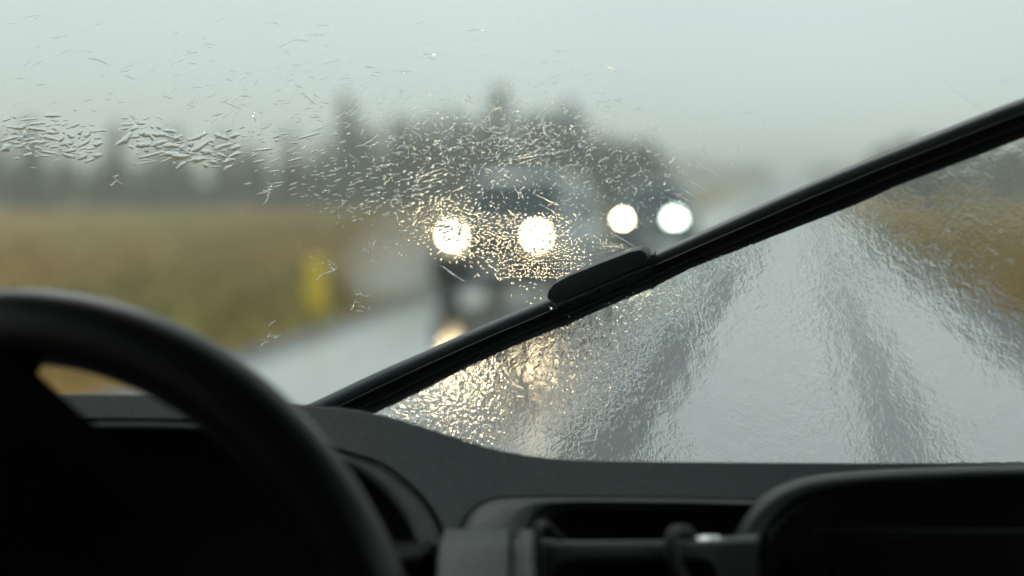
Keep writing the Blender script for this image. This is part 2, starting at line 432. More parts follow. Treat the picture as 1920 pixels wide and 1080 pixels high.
# ---------------------------------------------------------------- oncoming cars
tyre_m = mat('tyre_rubber', (0.012, 0.012, 0.012), 0.7)
rim_m = mat('alloy', (0.35, 0.35, 0.36), 0.3, 0.9)
cglass_m = mat('dark_car_glass', (0.02, 0.035, 0.045), 0.05, spec=0.8)
blk_m = mat('black_trim', (0.015, 0.015, 0.017), 0.5)
def head_mat(name, c, s): return mat(name, (0.8, 0.8, 0.8), 0.2, emis=(c, s))
def oncoming(x, y, label, cat, W, H, Ln, paint, lamp_z, lamp_x, lamp_r, lcols, bumper, group=None):
    t = thing('oncoming_car', label, cat, (x, y, 0), group)
    hw = W/2; belt = H*0.56; hood = H*0.52
    # lower body: stations along y (y = front, towards the viewer)
    st = [(0.0, 0.80, 0.34, hood*0.72), (0.04, 0.90, 0.27, hood*0.84), (0.16, 0.97, 0.25, hood*0.93), (0.5, 1.0, 0.25, hood*0.97), (1.0, 1.0, 0.25, belt*0.99), (1.3, 1.0, 0.25, belt),
          (2.4, 1.0, 0.25, belt*1.02), (Ln-0.8, 0.99, 0.27, belt*1.03), (Ln-0.15, 0.95, 0.32, belt*1.0), (Ln, 0.88, 0.4, belt*0.85)]
    rows = []
    for yy, wf, zb, zt in st:
        ring = []; ww = hw*wf
        sec = [(-0.86, zb), (-0.98, zb+0.05), (-1.0, zb+0.28), (-1.0, (zb+zt)/2+0.05), (-0.985, zt-0.12), (-0.93, zt-0.03), (-0.7, zt+0.015), (0, zt+0.035)]
        pts = sec+[(-a, b) for a, b in reversed(sec[:-1])]
        for a, b in pts: ring.append(Vector((x+a*ww, y+yy, b)))
        rows.append(ring)
    v, f = loft_pts(rows, True); n = len(rows[0]); f.append(tuple(range(n))[::-1]); f.append(tuple((len(rows)-1)*n+k for k in range(n)))
    link('body', v, f, paint, t)
    # greenhouse
    gh = [(0.86, 0.84, belt*0.99, belt*1.0), (1.02, 0.85, belt, belt+0.12), (1.62, 0.82, belt, H*0.965), (1.95, 0.80, belt, H), (2.7, 0.80, belt, H), (Ln-0.7, 0.79, belt, H*0.975), (Ln-0.2, 0.80, belt, H*0.86), (Ln-0.06, 0.84, belt, belt*1.06)]
    rows = []
    for yy, wf, zb, zt in gh:
        ring = []; ww = hw*wf; k = 1-0.16*(zt-zb)/(H-belt)
        for a, b in [(-1.08, zb), (-1.04, zb+(zt-zb)*.3), (-k-0.01, zt-0.05*(zt-zb)), (-k+0.12, zt), (0, zt+0.01), (k-0.12, zt), (k+0.01, zt-0.05*(zt-zb)), (1.04, zb+(zt-zb)*.3), (1.08, zb)]:
            ring.append(Vector((x+a*ww, y+yy, b)))
        rows.append(ring)
    v, f = loft_pts(rows); link('roof', v, f, paint, t)
    # windscreen, set proud of the shell
    def quad(name, corners, m, thick=0.01, nrm=Vector((0, -1, 0))):
        a = [Vector(c) for c in corners]; b = [c-nrm*thick for c in a]
        k = len(a)
        return link(name, a+b, [tuple(range(k)), tuple(range(2*k-1, k-1, -1))]+[(i, k+i, k+(i+1) % k, (i+1) % k) for i in range(k)], m, t, smooth=False)
    wz0, wz1 = belt+0.09, H*0.955
    y0, y1 = y+0.965, y+1.565
    quad('windscreen', [(x-hw*.80, y0, wz0), (x+hw*.80, y0, wz0), (x+hw*.64, y1, wz1), (x-hw*.64, y1, wz1)], cglass_m, 0.02, Vector((0, -.8, .6)))
    for sgn in (-1, 1):
        for ya, yb in ((1.5, 2.35), (2.43, Ln-0.75)):
            quad('side_window', [(x+sgn*hw*.885, y+ya, belt+.06), (x+sgn*hw*.885, y+yb, belt+.06), (x+sgn*hw*.755, y+min(yb, Ln-.95), H*.93), (x+sgn*hw*.755, y+max(ya+.15, 1.8), H*.93)], cglass_m, 0.02, Vector((sgn, 0, 0)))
    # bumper, grille, plate
    bm_obj('bumper', rbox(x, y-0.01, 0.46, W*0.95, 0.22, 0.46, 0.06, 3), bumper, t)
    bm_obj('grille', rbox(x, y-0.03, lamp_z-0.03, lamp_x*2-0.34, 0.07, 0.2, 0.03, 3), blk_m, t)
    bm_obj('number_plate', rbox(x, y-0.133, 0.47, 0.50, 0.012, 0.11, 0.003), mat('plate_white', (0.7, 0.7, 0.68), 0.4), t)
    for i, sgn in enumerate((-1, 1)):
        h = bm_obj('headlight', rbox(x+sgn*lamp_x, y+0.02, lamp_z, 0.34, 0.12, 0.2, 0.05, 3), mat('headlight_housing', (0.25, 0.25, 0.26), 0.15, 0.6), t)
        v, f = [], []
        c = Vector((x+sgn*lamp_x, y-0.048, lamp_z)); rows = []
        for rr, dy in ((lamp_r[i], 0), (lamp_r[i]*.9, -.012), (lamp_r[i]*.5, -.022), (0.002, -.026)):
            rows.append([c+Vector((rr*math.cos(q*math.pi/10), dy, rr*math.sin(q*math.pi/10))) for q in range(20)])
        v, f = loft_pts(rows, True)
        le = link('headlight_bulb', v, f, lcols[i], h)
        h2 = bm_obj('mirror', rbox(x+sgn*(hw+0.11), y+1.25, belt+0.13, 0.2, 0.14, 0.16, 0.05, 3), paint, t)
        for yy in (0.78, Ln-0.82):
            rows = []
            for dx, rr in ((-0.11, 0.2), (-0.11, 0.31), (-0.08, 0.345), (0.08, 0.345), (0.11, 0.31), (0.11, 0.2)):
                rows.append([Vector((x+sgn*(hw-0.1)+dx*sgn, y+yy+rr*math.cos(q*math.pi/14), 0.345+rr*math.sin(q*math.pi/14))) for q in range(28)])
            v, f = loft_pts(rows, True); wv = link('wheel', v, f, tyre_m, t)
            rows = []
            for dx, rr in ((0.06, 0.21), (0.105, 0.2), (0.09, 0.1), (0.1, 0.03)):
                rows.append([Vector((x+sgn*(hw-0.1)+dx*sgn, y+yy+rr*math.cos(q*math.pi/14), 0.345+rr*math.sin(q*math.pi/14))) for q in range(28)])
            v, f = loft_pts(rows, True); f.append(tuple(range(3*28, 4*28))); link('rim', v, f, rim_m, wv)
    return t
paint1 = mat('silver_paint', (0.30, 0.34, 0.35), 0.25, 0.2, coat=0.6)
paint2 = mat('dark_teal_paint', (0.07, 0.10, 0.11), 0.25, 0.2, coat=0.6)
warm = (1.0, 0.74, 0.42)
D1, D2 = 17.6, 30.0
def gx(px, D): # lateral world x, y at pixel column px and view depth D on camera height
    p = P(px, 335, D); return p.x, p.y
xa, ya = gx(928, D1)
oncoming(xa, ya, 'silver off-road car with dark bumper and lit headlights, first of the two oncoming', 'car', 1.9, 1.76, 4.5, paint1, 0.92, 0.60, (0.105, 0.105),
         (head_mat('warm_lamp', warm, 90), head_mat('warm_lamp_2', warm, 90)), blk_m)
xb, yb = gx(1217, D2)
oncoming(xb, yb, 'dark car with two round lit headlights following behind the silver one', 'car', 1.8, 1.62, 4.4, paint2, 0.74, 0.61, (0.075, 0.15),
         (head_mat('warm_lamp_3', (1, .84, .56), 60), head_mat('cool_lamp', (0.85, 1.0, 0.84), 22)), paint2)

# spray thrown up beside the first car
def spray():
    m = bpy.data.materials.new('spray_mist'); m.use_nodes = True
    n = m.node_tree.nodes; n.remove(n['Principled BSDF'])
    pv = n.new('ShaderNodeVolumePrincipled'); pv.inputs['Color'].default_value = (0.95, 0.97, 0.97, 1); pv.inputs['Density'].default_value = 0.18
    pv.inputs['Anisotropy'].default_value = 0.1
    m.node_tree.links.new(pv.outputs[0], n['Material Output'].inputs['Volume'])
    L1 = 'pale puff of wheel spray on the grass side of the silver car'; L2 = 'low pale spray curling in front of the bumper of the silver car'
    for (px, py, D, sx, sy, sz, lab) in ((765, 500, 19.6, 0.62, 2.2, 0.85, L1), (774, 530, 19.0, 0.6, 1.8, 0.66, L1), (782, 555, 18.6, 0.55, 1.4, 0.45, L1), (945, 560, 16.4, 0.42, .5, .13, L2)):
        c = P(px, py, D)
        bm = bmesh.new(); bmesh.ops.create_icosphere(bm, subdivisions=4, radius=1)
        for v in bm.verts:
            q = v.co.copy(); k = 1+0.35*noise.noise(q*1.7)+0.15*noise.noise(q*4)
            v.co = Vector((c.x+q.x*sx*k, c.y+q.y*sy*k, max(c.z+q.z*sz*k, 0.02)))
        o = bm_obj('road_spray', bm, m)
        tag(o, lab, 'spray', kind='stuff')
spray()

# ================================================================= OUR OWN CAR
car = thing('car', 'dark grey van cabin with steering wheel, dashboard, windscreen and wiper, seen from inside', 'car', (0, 0.3, 0))
def dashmat(name, col, rough=0.6, bscale=900, bdist=0.0004, spec=0.35):
    return mat(name, col, rough, spec=spec, bump=(bscale, bdist, 0.5), noise_col=(tuple(c*1.4 for c in col), 420, 0.35, 0.65))
dash_m = dashmat('dashboard_plastic', (0.050, 0.059, 0.060))
hood_m = dashmat('hood_plastic', (0.046, 0.053, 0.054))
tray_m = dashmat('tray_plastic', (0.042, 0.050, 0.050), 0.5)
front_m = dashmat('console_plastic', (0.072, 0.077, 0.073), 0.55)  # paler than the dash: side-window light on these panels put into the colour
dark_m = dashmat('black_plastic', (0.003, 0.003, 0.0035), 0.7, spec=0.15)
gap_m = mat('panel_gap', (0.003, 0.003, 0.003), 0.9, spec=0.0)
leather_m = mat('wheel_leather', (0.006, 0.0065, 0.0075), 0.36, spec=0.5, bump=(700, 0.0005, 0.4))
cloth_m = mat('headliner_cloth', (0.02, 0.02, 0.02), 0.9)

SIL = [(-500, 752), (-250, 744), (130, 739), (380, 742), (500, 750), (580, 760), (640, 765), (700, 775), (770, 793), (850, 819), (910, 838), (960, 849), (1010, 857), (1080, 863), (1250, 866), (1500, 868), (1920, 869), (2300, 869), (2900, 872)]
def sil(px):
    for (a, b), (c, d) in zip(SIL, SIL[1:]):
        if a <= px <= c:
            t = (px-a)/(c-a); return b+(d-b)*t
    return SIL[-1][1] if px > 0 else SIL[0][1]
silc = resample([Vector((a, b, 0)) for a, b in SIL], 400)
def sils(px):
    k = min(range(len(silc)), key=lambda i: abs(silc[i].x-px)); return silc[k].y
def dd(px, py):             # depth of the main dashboard sheet
    return 0.775-0.00036*(py-sils(px))
DASH = None
def inside(poly, x, y):
    c = False; j = len(poly)-1
    for i in range(len(poly)):
        xi, yi = poly[i][0], poly[i][1]; xj, yj = poly[j][0], poly[j][1]
        if (yi > y) != (yj > y) and x < (xj-xi)*(y-yi)/(yj-yi)+xi: c = not c
        j = i
    return c
SEAM = [(-400, 800), (-100, 792), (130, 786), (380, 790), (560, 815), (640, 845), (720, 872), (790, 930), (825, 985), (838, 1030), (850, 1130)]
LIP = [(-400, 828), (-100, 818), (130, 806), (380, 808), (540, 830), (640, 868), (700, 905), (755, 965), (782, 1020), (800, 1070), (815, 1150)]
TRO = [(828, 1160), (838, 1090), (852, 1030), (872, 975), (905, 944), (960, 933), (1100, 932), (1250, 934), (1430, 938)]
TRI = [(968, 1160), (976, 1090), (984, 1030), (994, 988), (1020, 955), (1070, 945), (1180, 944), (1290, 945), (1430, 948)]
DHO = [(1334, 1190), (1344, 1110), (1356, 1050), (1372, 1000), (1405, 950), (1450, 915), (1520, 893), (1620, 883), (1750, 877), (1900, 873), (2300, 868), (2700, 885)]
DHI = [(1398, 1190), (1404, 1110), (1412, 1060), (1426, 1012), (1458, 962), (1505, 930), (1580, 912), (1680, 903), (1790, 898), (1920, 893), (2300, 886), (2680, 905)]
def poly2(c, n=60): return [(p.x, p.y) for p in resample([Vector((a, b, 0)) for a, b in c], n)]
def main_sheet():
    lipp = [((p[0]+q[0])/2, (p[1]+q[1])/2) for p, q in zip(poly2(LIP), poly2(SEAM))]; a = lipp+[(860, 1300), (-400, 1300)]
    tri = poly2(TRI); b = tri+[(1430, 1300), (960, 1300)]
    dsp = poly2(DHI); c = dsp+[(2680, 1300), (1398, 1300)]
    nx, ny = 310, 90; rows = []
    xs = [-450+i*(3300/(nx-1)) for i in range(nx)]
    for j in range(-4, ny):
        row = []
        for x in xs:
            s = sils(x)
            if j < 0:
                py = s+(-j)*3.5; d = 0.775-j*0.02
                d = 0.775+(-j)*0.012
                row.append(P(x, py, d))
            else:
                q = j/(ny-1); py = s+(1200-s)*q
                # rounded front edge near the silhouette
                row.append(P(x, py, dd(x, py)-0.0))
        rows.append(row)
    v, f = loft_pts(rows)
    keep = []
    for k, fc in enumerate(f):
        i = fc[0] % nx; j = fc[0]//nx-4
        if j >= 0:
            x = (xs[i]+xs[min(i+1, nx-1)])/2; s = sils(x); py = s+(1200-s)*(j+.5)/(ny-1)
            if inside(a, x+3, py-3) or inside(b, x-14, py-10) or inside(c, x-14, py-12): continue
        keep.append(fc)
    return link('dashboard', v, keep, dash_m, car, label='dark grey moulded dashboard')
DASH = main_sheet()
def curve3(c, dep, n=70, shift=(0, 0)):
    q = resample([Vector((a, b, 0)) for a, b in c], n)
    return [P(p.x+shift[0], p.y+shift[1], dep(p.x, p.y) if callable(dep) else dep) for p in q]
def mixc(c1, c2, t, dep, n=70):
    a = resample([Vector((p, q, 0)) for p, q in c1], n); b = resample([Vector((p, q, 0)) for p, q in c2], n)
    r = []
    for p, q in zip(a, b):
        m = p.lerp(q, t); r.append(P(m.x, m.y, dep(m.x, m.y)))
    return r
# instrument hood, slightly proud of the sheet, with its rolled lip and the dark recess behind it
v, f = loft_pts([mixc(SEAM, LIP, 0.02, lambda x, y: dd(x, y)+0.004), mixc(SEAM, LIP, 0.04, lambda x, y: dd(x, y)-0.0005), mixc(SEAM, LIP, 0.1, lambda x, y: dd(x, y)-0.001),
     mixc(SEAM, LIP, 0.5, lambda x, y: dd(x, y)-0.003), mixc(SEAM, LIP, 0.85, lambda x, y: dd(x, y)-0.0035), mixc(SEAM, LIP, 1.0, lambda x, y: dd(x, y)-0.001), mixc(SEAM, LIP, 1.04, lambda x, y: dd(x, y)+0.006)])
link('instrument_hood', v, f, hood_m, DASH)
v, f = tube(mixc(SEAM, LIP, 0.0, lambda x, y: dd(x, y)-0.003), 0.0010, 6); link('panel_seam', v, f, gap_m, DASH)
v, f = loft_pts([mixc(SEAM, LIP, 1.0, lambda x, y: dd(x, y)+0.003), mixc(SEAM, LIP, 1.05, lambda x, y: dd(x, y)+0.05),
    [P(p[0]-60, p[1]+60, dd(p[0], p[1])+0.09) for p in poly2(LIP, 70)], [P(p[0]-500, p[1]+500, dd(p[0], p[1])+0.06) for p in poly2(LIP, 70)]])
INS = link('instrument_cluster', v, f, dark_m, DASH)
# storage tray
D3 = lambda o: (lambda x, y: dd(x, min(y, 1080))+o)
v, f = loft_pts([mixc(TRO, TRI, 0.0, D3(0.004)), mixc(TRO, TRI, 0.02, D3(-0.003)), mixc(TRO, TRI, 0.15, D3(-0.010)), mixc(TRO, TRI, 0.6, D3(-0.017)), mixc(TRO, TRI, 0.85, D3(-0.018)),
     mixc(TRO, TRI, 0.97, D3(-0.012)), mixc(TRO, TRI, 1.03, D3(0.002))])
TRAY = link('storage_tray', v, f, tray_m, DASH)
v, f = tube(curve3(TRO, D3(-0.001)), 0.0009, 6); link('panel_seam', v, f, gap_m, DASH)
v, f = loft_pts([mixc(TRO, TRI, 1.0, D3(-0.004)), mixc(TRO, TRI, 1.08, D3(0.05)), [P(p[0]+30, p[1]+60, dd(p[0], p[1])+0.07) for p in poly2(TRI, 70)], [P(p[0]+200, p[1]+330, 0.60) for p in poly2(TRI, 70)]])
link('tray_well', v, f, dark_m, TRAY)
# console front wall below the tray, with a dark slot
FD = 0.655
top = resample([Vector((1005, 1017, 0)), Vector((1120, 1016, 0)), Vector((1300, 1015, 0)), Vector((1420, 1010, 0))], 60)
bot = resample([Vector((1030, 1110, 0)), Vector((1038, 1068, 0)), Vector((1075, 1050, 0)), Vector((1150, 1046, 0)), Vector((1245, 1047, 0)), Vector((1330, 1052, 0)), Vector((1352, 1090, 0)), Vector((1420, 1110, 0))], 60)
rows = []
for t, o in ((-0.10, 0.055), (-0.02, 0.006), (-0.018, 0.005), (0.02, 0.0005), (0.06, -0.0005), (0.10, -0.001), (0.95, -0.006), (0.99, -0.006), (1.0, -0.004), (1.01, 0.03)):
    rows.append([P(a.x+(b.x-a.x)*t, a.y+(b.y-a.y)*t, FD+o) for a, b in zip(top, bot)])
v, f = loft_pts(rows); link('console_front', v, f, tray_m, DASH)
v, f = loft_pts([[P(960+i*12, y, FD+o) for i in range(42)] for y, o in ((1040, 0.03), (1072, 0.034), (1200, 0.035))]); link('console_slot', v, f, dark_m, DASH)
def pix_slab(name, poly, d, thick, m, parent, bev=0.002, slope=0.0):
    bm = bmesh.new()
    y0 = min(q[1] for q in poly)
    a = [bm.verts.new(P(x, y, d-slope*(y-y0))) for x, y in poly]
    fc = bm.faces.new(a)
    r = bmesh.ops.extrude_face_region(bm, geom=[fc])
    for e in r['geom']:
        if isinstance(e, bmesh.types.BMVert): e.co += FW*thick
    bmesh.ops.recalc_face_normals(bm, faces=bm.faces[:])
    if bev: bmesh.ops.bevel(bm, geom=bm.edges[:], offset=bev, segments=3, affect='EDGES', profile=0.5)
    return bm_obj(name, bm, m, parent)
pix_slab('vent_panel', [(822, 1026), (955, 1024), (955, 1200), (812, 1200)], FD-0.005, 0.05, front_m, DASH, 0.0018, 0.0004)
pix_slab('vent_panel_edge', [(958, 1026), (962, 1026), (962, 1200), (958, 1200)], FD-0.001, 0.03, gap_m, DASH, 0, 0.0004)
pix_slab('vent_panel_edge', [(964, 1028), (974, 1028), (974, 1200), (964, 1200)], FD-0.002, 0.03, front_m, DASH, 0.0006, 0.0004)
pix_slab('console_side', [(975, 1020), (1004, 1020), (1004, 1200), (975, 1200)], FD+0.004, 0.04, front_m, DASH, 0.001, 0.0004)
pix_slab('column_shroud', [(640, 1060), (795, 1035), (816, 1048), (816, 1250), (560, 1250)], 0.665, 0.06, dark_m, DASH, 0.008)
# display hood and recess
D4 = lambda o: (lambda x, y: dd(x, 870+0.35*(y-870))-0.045+o)
v, f = loft_pts([mixc(DHO, DHI, -0.35, D4(0.16)), mixc(DHO, DHI, -0.05, D4(0.05)), mixc(DHO, DHI, 0.0, D4(0.02)), mixc(DHO, DHI, 0.12, D4(0.006)), mixc(DHO, DHI, 0.4, D4(-0.002)), mixc(DHO, DHI, 0.75, D4(-0.004)),
     mixc(DHO, DHI, 0.93, D4(0.001)), mixc(DHO, DHI, 1.02, D4(0.012)), mixc(DHO, DHI, 1.10, D4(0.05))])
DH = link('display_hood', v, f, tray_m, DASH)
n = 70; dhi = poly2(DHI, n)
v, f = loft_pts([mixc(DHO, DHI, 1.04, D4(0.014)), [P(x+55, y+40, D4(0.075)(x, y)) for x, y in dhi], [P(x+75, y+60, D4(0.078)(x, y)) for x, y in dhi], [P(x+600, y+620, D4(0.075)(x, 900)) for x, y in dhi]])
link('display_bezel', v, f, dark_m, DH)
scr_m = mat('display_glass', (0.006, 0.006, 0.007), 0.12)
pix_slab('display_screen', [(1562, 1000), (2300, 992), (2300, 1300), (1562, 1300)], 0.722, 0.01, scr_m, DH, 0.003)
v, f = tube([P(1525, 994, 0.719), P(1920, 993, 0.719), P(2300, 992, 0.719)], 0.0006, 6); link('display_trim', v, f, hood_m, DH)

# cables and shiny scrap in the tray
def cable(name, pts, r, m, label, cat):
    path = resample([P(*p) for p in pts], 40)
    v, f = tube(path, r, 10); o = link(name, v, f, m); tag(o, label, cat); return o
strap_m = mat('black_strap', (0.012, 0.012, 0.013), 0.6, bump=(1500, 0.0005, 0.6))
cable('cable', [(1062, 1022, .69), (1040, 1000, .68), (1022, 984, .667), (1010, 990, .652), (1009, 1030, .646), (1011, 1070, .645), (1011, 1150, .645)], 0.0023, strap_m, 'black cable bent over the left end of the storage tray front', 'cable')
cable('cable_loop', [(1300, 1014, .69), (1292, 1000, .68), (1274, 995, .665), (1260, 1004, .652), (1260, 1035, .646), (1268, 1062, .644), (1290, 1100, .642), (1320, 1150, .64)], 0.0033, strap_m, 'thick black cable loop hooked over the tray front beside the shiny foil', 'cable')
def foil():
    m = mat('silver_foil', (0.75, 0.76, 0.76), 0.25, 0.7, bump=(120, 0.003, 0.7))
    bm = bmesh.new(); bmesh.ops.create_icosphere(bm, subdivisions=3, radius=1)
    c = P(1330, 1014, 0.675)
    for v in bm.verts:
        q = v.co.copy(); k = 1+0.25*noise.noise(q*2.3)
        v.co = c+RT*q.x*0.0085*k+FW*q.y*0.006*k+UP*q.z*0.0028*k
    o = bm_obj('foil_wrapper', bm, m); tag(o, 'small shiny silver wrapper lying in the storage tray beside the display hood', 'wrapper')
foil()

# ---------------------------------------------------------------- steering wheel
def steering_wheel():
    C = EYE+Vector((-0.35756, 0.52145, -0.25912))*1.06; tilt = 0.12555
    nn = Vector((0, -math.cos(tilt), math.sin(tilt)))
    a = Vector((1, 0, 0)); b = nn.cross(a)
    if b.z < 0: b = -b
    Rm, rm = 0.2014, 0.0193
    rows = []
    for i in range(160):
        t = 2*math.pi*i/160; e = a*math.cos(t)+b*math.sin(t)
        ring = []
        for k in range(28):
            s = 2*math.pi*k/28
            ring.append(C+e*(Rm+rm*math.cos(s))+nn*(rm*0.85*math.sin(s)))
        rows.append(ring)
    rows.append(rows[0])
    v, f = loft_pts(rows, True)
    rim = link('steering_wheel', v, f, leather_m, car, label='black leather steering wheel rim at left')
    # airbag pad
    rows = []
    for rr, h in ((0.085, -0.04), (0.09, -0.005), (0.088, 0.02), (0.07, 0.034), (0.04, 0.040), (0.002, 0.042)):
        rows.append([C+(a*math.cos(t)*1.0+b*math.sin(t)*0.85)*rr*(1-0.08*math.cos(3*t+1.5))+nn*h for t in [2*math.pi*k/48 for k in range(48)]])
    v, f = loft_pts(rows, True); link('airbag_pad', v, f, gap_m, rim)
    for ang, w0 in ((R_(90), 0.14), (R_(221), 0.06), (R_(341), 0.05)):
        e = a*math.cos(ang)+b*math.sin(ang); s = e.cross(nn)
        rows = []
        prof = ((0.05, .14, 0.062), (0.12, .10, 0.060), (0.149, .072, 0.052), (0.163, .045, 0.044), (0.178, .014, 0.030), (0.198, .008, 0.004)) if w0 > .1 else None
        for q, wd, h in prof or ((0.05, w0, 0.045), (0.09, w0*.85, 0.042), (0.13, w0*.55, 0.034), (0.165, w0*.28, 0.020), (0.198, w0*0.2, 0.004)):
            ring = []
            for k in range(16):
                th = 2*math.pi*k/16; cc, ss = math.cos(th), math.sin(th)
                ring.append(C+e*q+s*math.copysign(abs(cc)**.6, cc)*wd+nn*(h-0.012+math.copysign(abs(ss)**.6, ss)*0.012))
            rows.append(ring)
        v, f = loft_pts(rows, True); f.append(tuple(range(16))); link('spoke', v, f, gap_m, rim)
    v, f = tube([C-nn*0.03, C-nn*0.22], 0.04, 20); link('column', v, f, dark_m, rim)
steering_wheel()

# ---------------------------------------------------------------- windscreen pane + body shell round the frame
pane_m = bpy.data.materials.new('windscreen_glass'); pane_m.use_nodes = True
n = pane_m.node_tree.nodes; n.remove(n['Principled BSDF']); tb = n.new('ShaderNodeBsdfTransparent'); tb.inputs['Color'].default_value = (0.955, 0.975, 0.97, 1)
pane_m.node_tree.links.new(tb.outputs[0], n['Material Output'].inputs['Surface'])
XL, XR, ZB, ZT = -0.80, 0.72, 1.42, 2.10
def gp(x, z, off): p = Vector((x, gy(x, z), z)); return p+gnormal(x, z)*off
def pane():
    rows = [[gp(XL+(XR-XL)*i/24, ZB+(ZT-ZB)*j/8, 0) for i in range(25)] for j in range(9)]
    v, f = loft_pts(rows); rows2 = [[gp(XL+(XR-XL)*i/24, ZB+(ZT-ZB)*j/8, GLASS_T) for i in range(25)] for j in range(9)]
    v2, f2 = loft_pts(rows2); b = len(v)
    return link('windscreen', v+v2, f+[tuple(q+b for q in reversed(t)) for t in f2], pane_m, car)
pane()
body_m = mat('van_paint', (0.25, 0.26, 0.27), 0.3, coat=0.5)
def shell():  # out-of-view cabin enclosure, built to keep the interior dark
    # header / roof
    bm = rbox(-0.04, -0.70, ZT+0.05, 1.72, 2.9, 0.06, 0.02); bm_obj('roof', bm, cloth_m, car)
    rows = []
    for j in range(9):
        z = ZB+(ZT-ZB)*j/8
        rows.append((z,))
    for sgn, xx in ((-1, XL-0.03), (1, XR+0.03)):
        pts = [gp(xx, ZB-0.1+(ZT-ZB+0.16)*j/8, -0.02) for j in range(9)]
        v, f = tube(pts, 0.045, 12); link('windscreen_pillar', v, f, cloth_m, car)
        x = -0.04+sgn*0.86
        bm_obj('door', rbox(x, 0.28, 0.95, 0.08, 0.8, 1.0, 0.03), cloth_m, car)
        bm_obj('side_panel', rbox(x, -1.13, 1.3, 0.08, 2.0, 1.72, 0.03), cloth_m, car)  # unseen; carried forward so side light enters only ahead of the eye
    bm_obj('rear_wall', rbox(-0.04, -2.13, 1.3, 1.8, 0.06, 1.75, 0.02), cloth_m, car)
    bm_obj('cabin_floor', rbox(-0.04, -0.7, 0.45, 1.72, 2.9, 0.06, 0.02), dark_m, car)
    v, f = loft_pts([[gp(XL+(XR-XL)*i/24, ZB+0.004, -0.01) for i in range(25)], [gp(XL+(XR-XL)*i/24, ZB-0.02, 0.03) for i in range(25)],
                     [gp(XL+(XR-XL)*i/24, ZB-0.55, 0.25) for i in range(25)], [gp(XL+(XR-XL)*i/24, ZB-1.0, 0.25) for i in range(25)]])
    link('front_panel', v, f, body_m, car)
shell()

# ---------------------------------------------------------------- wiper
rub_m = mat('wiper_rubber', (0.010, 0.010, 0.012), 0.55, spec=0.4, bump=(900, 0.0006, 0.5))
spo_m = mat('wiper_spoiler', (0.11, 0.12, 0.13), 0.42, spec=0.6, bump=(300, 0.0004, 0.4))  # sky light falling on the blade from above is put into this paler grey
clip_m = mat('wiper_clip_plastic', (0.06, 0.066, 0.07), 0.5, spec=0.5, bump=(500, 0.0006, 0.5))
UPE = [(520, 800), (605, 760), (700, 715), (800, 671), (900, 626), (1020, 575), (1120, 531), (1220, 489), (1341, 434), (1484, 369), (1600, 320), (1708, 277), (1850, 220), (1925, 192), (2150, 118), (2420, 40)]
LOE = [(640, 820), (730, 776), (800, 742), (870, 705), (950, 668), (1060, 622), (1150, 583), (1225, 551), (1290, 518), (1360, 490), (1420, 467), (1600, 397), (1680, 361), (1760, 331), (1850, 297), (1925, 268), (2150, 190), (2420, 96)]
def wpt(t, c, off, n=110):
    a = resample([Vector((p, q, 0)) for p, q in UPE], n); b = resample([Vector((p, q, 0)) for p, q in LOE], n)
    return [G(p.lerp(q, c).x, p.lerp(q, c).y, off) for p, q in zip(a, b)]
def wiper():
    def band(name, prof, m, parent):
        rows = [wpt(0, c, GLASS_T+o) for c, o in prof]
        v, f = loft_pts(rows+[rows[0]])
        return link(name, v, f, m, parent)
    W = band('windscreen_wiper', [(0.30, 0.004), (0.34, 0.0085), (0.52, 0.0085), (0.58, 0.005), (0.58, 0.012), (0.3, 0.013)], rub_m, car)
    W['label'] = 'long black wiper blade lying across the wet windscreen'
    band('spoiler', [(0.0, 0.018), (0.05, 0.0125), (0.16, 0.010), (0.26, 0.011), (0.295, 0.0105), (0.315, 0.0125), (0.36, 0.014), (0.3, 0.020), (0.12, 0.022)], spo_m, W)
    band('rubber_lip', [(0.60, 0.004), (0.64, 0.002), (0.70, 0.006), (0.735, 0.0055), (0.77, 0.007), (0.88, 0.008), (0.97, 0.012), (1.0, 0.016), (0.8, 0.02), (0.58, 0.02)], rub_m, W)
    # adapter clip
    def slab(name, poly, o0, o1, m, bev=0.0012, parent=W):
        bm = bmesh.new(); a = [bm.verts.new(G(x, y, GLASS_T+o0)) for x, y in poly]; fc = bm.faces.new(a)
        r = bmesh.ops.extrude_face_region(bm, geom=[fc])
        nn = gnormal(0, 1.7)
        for e in r['geom']:
            if isinstance(e, bmesh.types.BMVert): e.co += nn*(o1-o0)
        bmesh.ops.recalc_face_normals(bm, faces=bm.faces[:])
        if bev: bmesh.ops.bevel(bm, geom=bm.edges[:], offset=bev, segments=3, affect='EDGES', profile=0.5)
        return bm_obj(name, bm, m, parent)
    slab('adapter_clip', [(1019, 570), (1022, 555), (1032, 543), (1060, 527), (1120, 503), (1178, 481), (1196, 478), (1206, 484), (1211, 497), (1204, 508), (1140, 536), (1036, 581)], 0.0085, 0.024, clip_m, 0.0011)
    slab('clip_pin', [(1213, 492), (1218, 486), (1223, 489), (1224, 500), (1218, 506), (1213, 502)], 0.009, 0.02, clip_m, 0.0008)
    slab('clip_base', [(1030, 584), (1120, 546), (1212, 507), (1222, 520), (1140, 560), (1036, 604)], 0.0075, 0.012, clip_m, 0.001)
    # arm behind the blade, seen as small steps along the lower edge
    slab('wiper_arm', [(790, 740), (850, 706), (900, 680), (1000, 640), (1130, 586), (1224, 546), (1228, 548), (1222, 557), (1214, 561), (1208, 557), (1152, 580), (1146, 588), (1132, 590), (1126, 587), (1112, 597), (1075, 612), (1066, 624), (1040, 634), (1010, 641), (900, 694), (840, 722)], 0.018, 0.028, rub_m, 0.0006)
    return W
wiper()

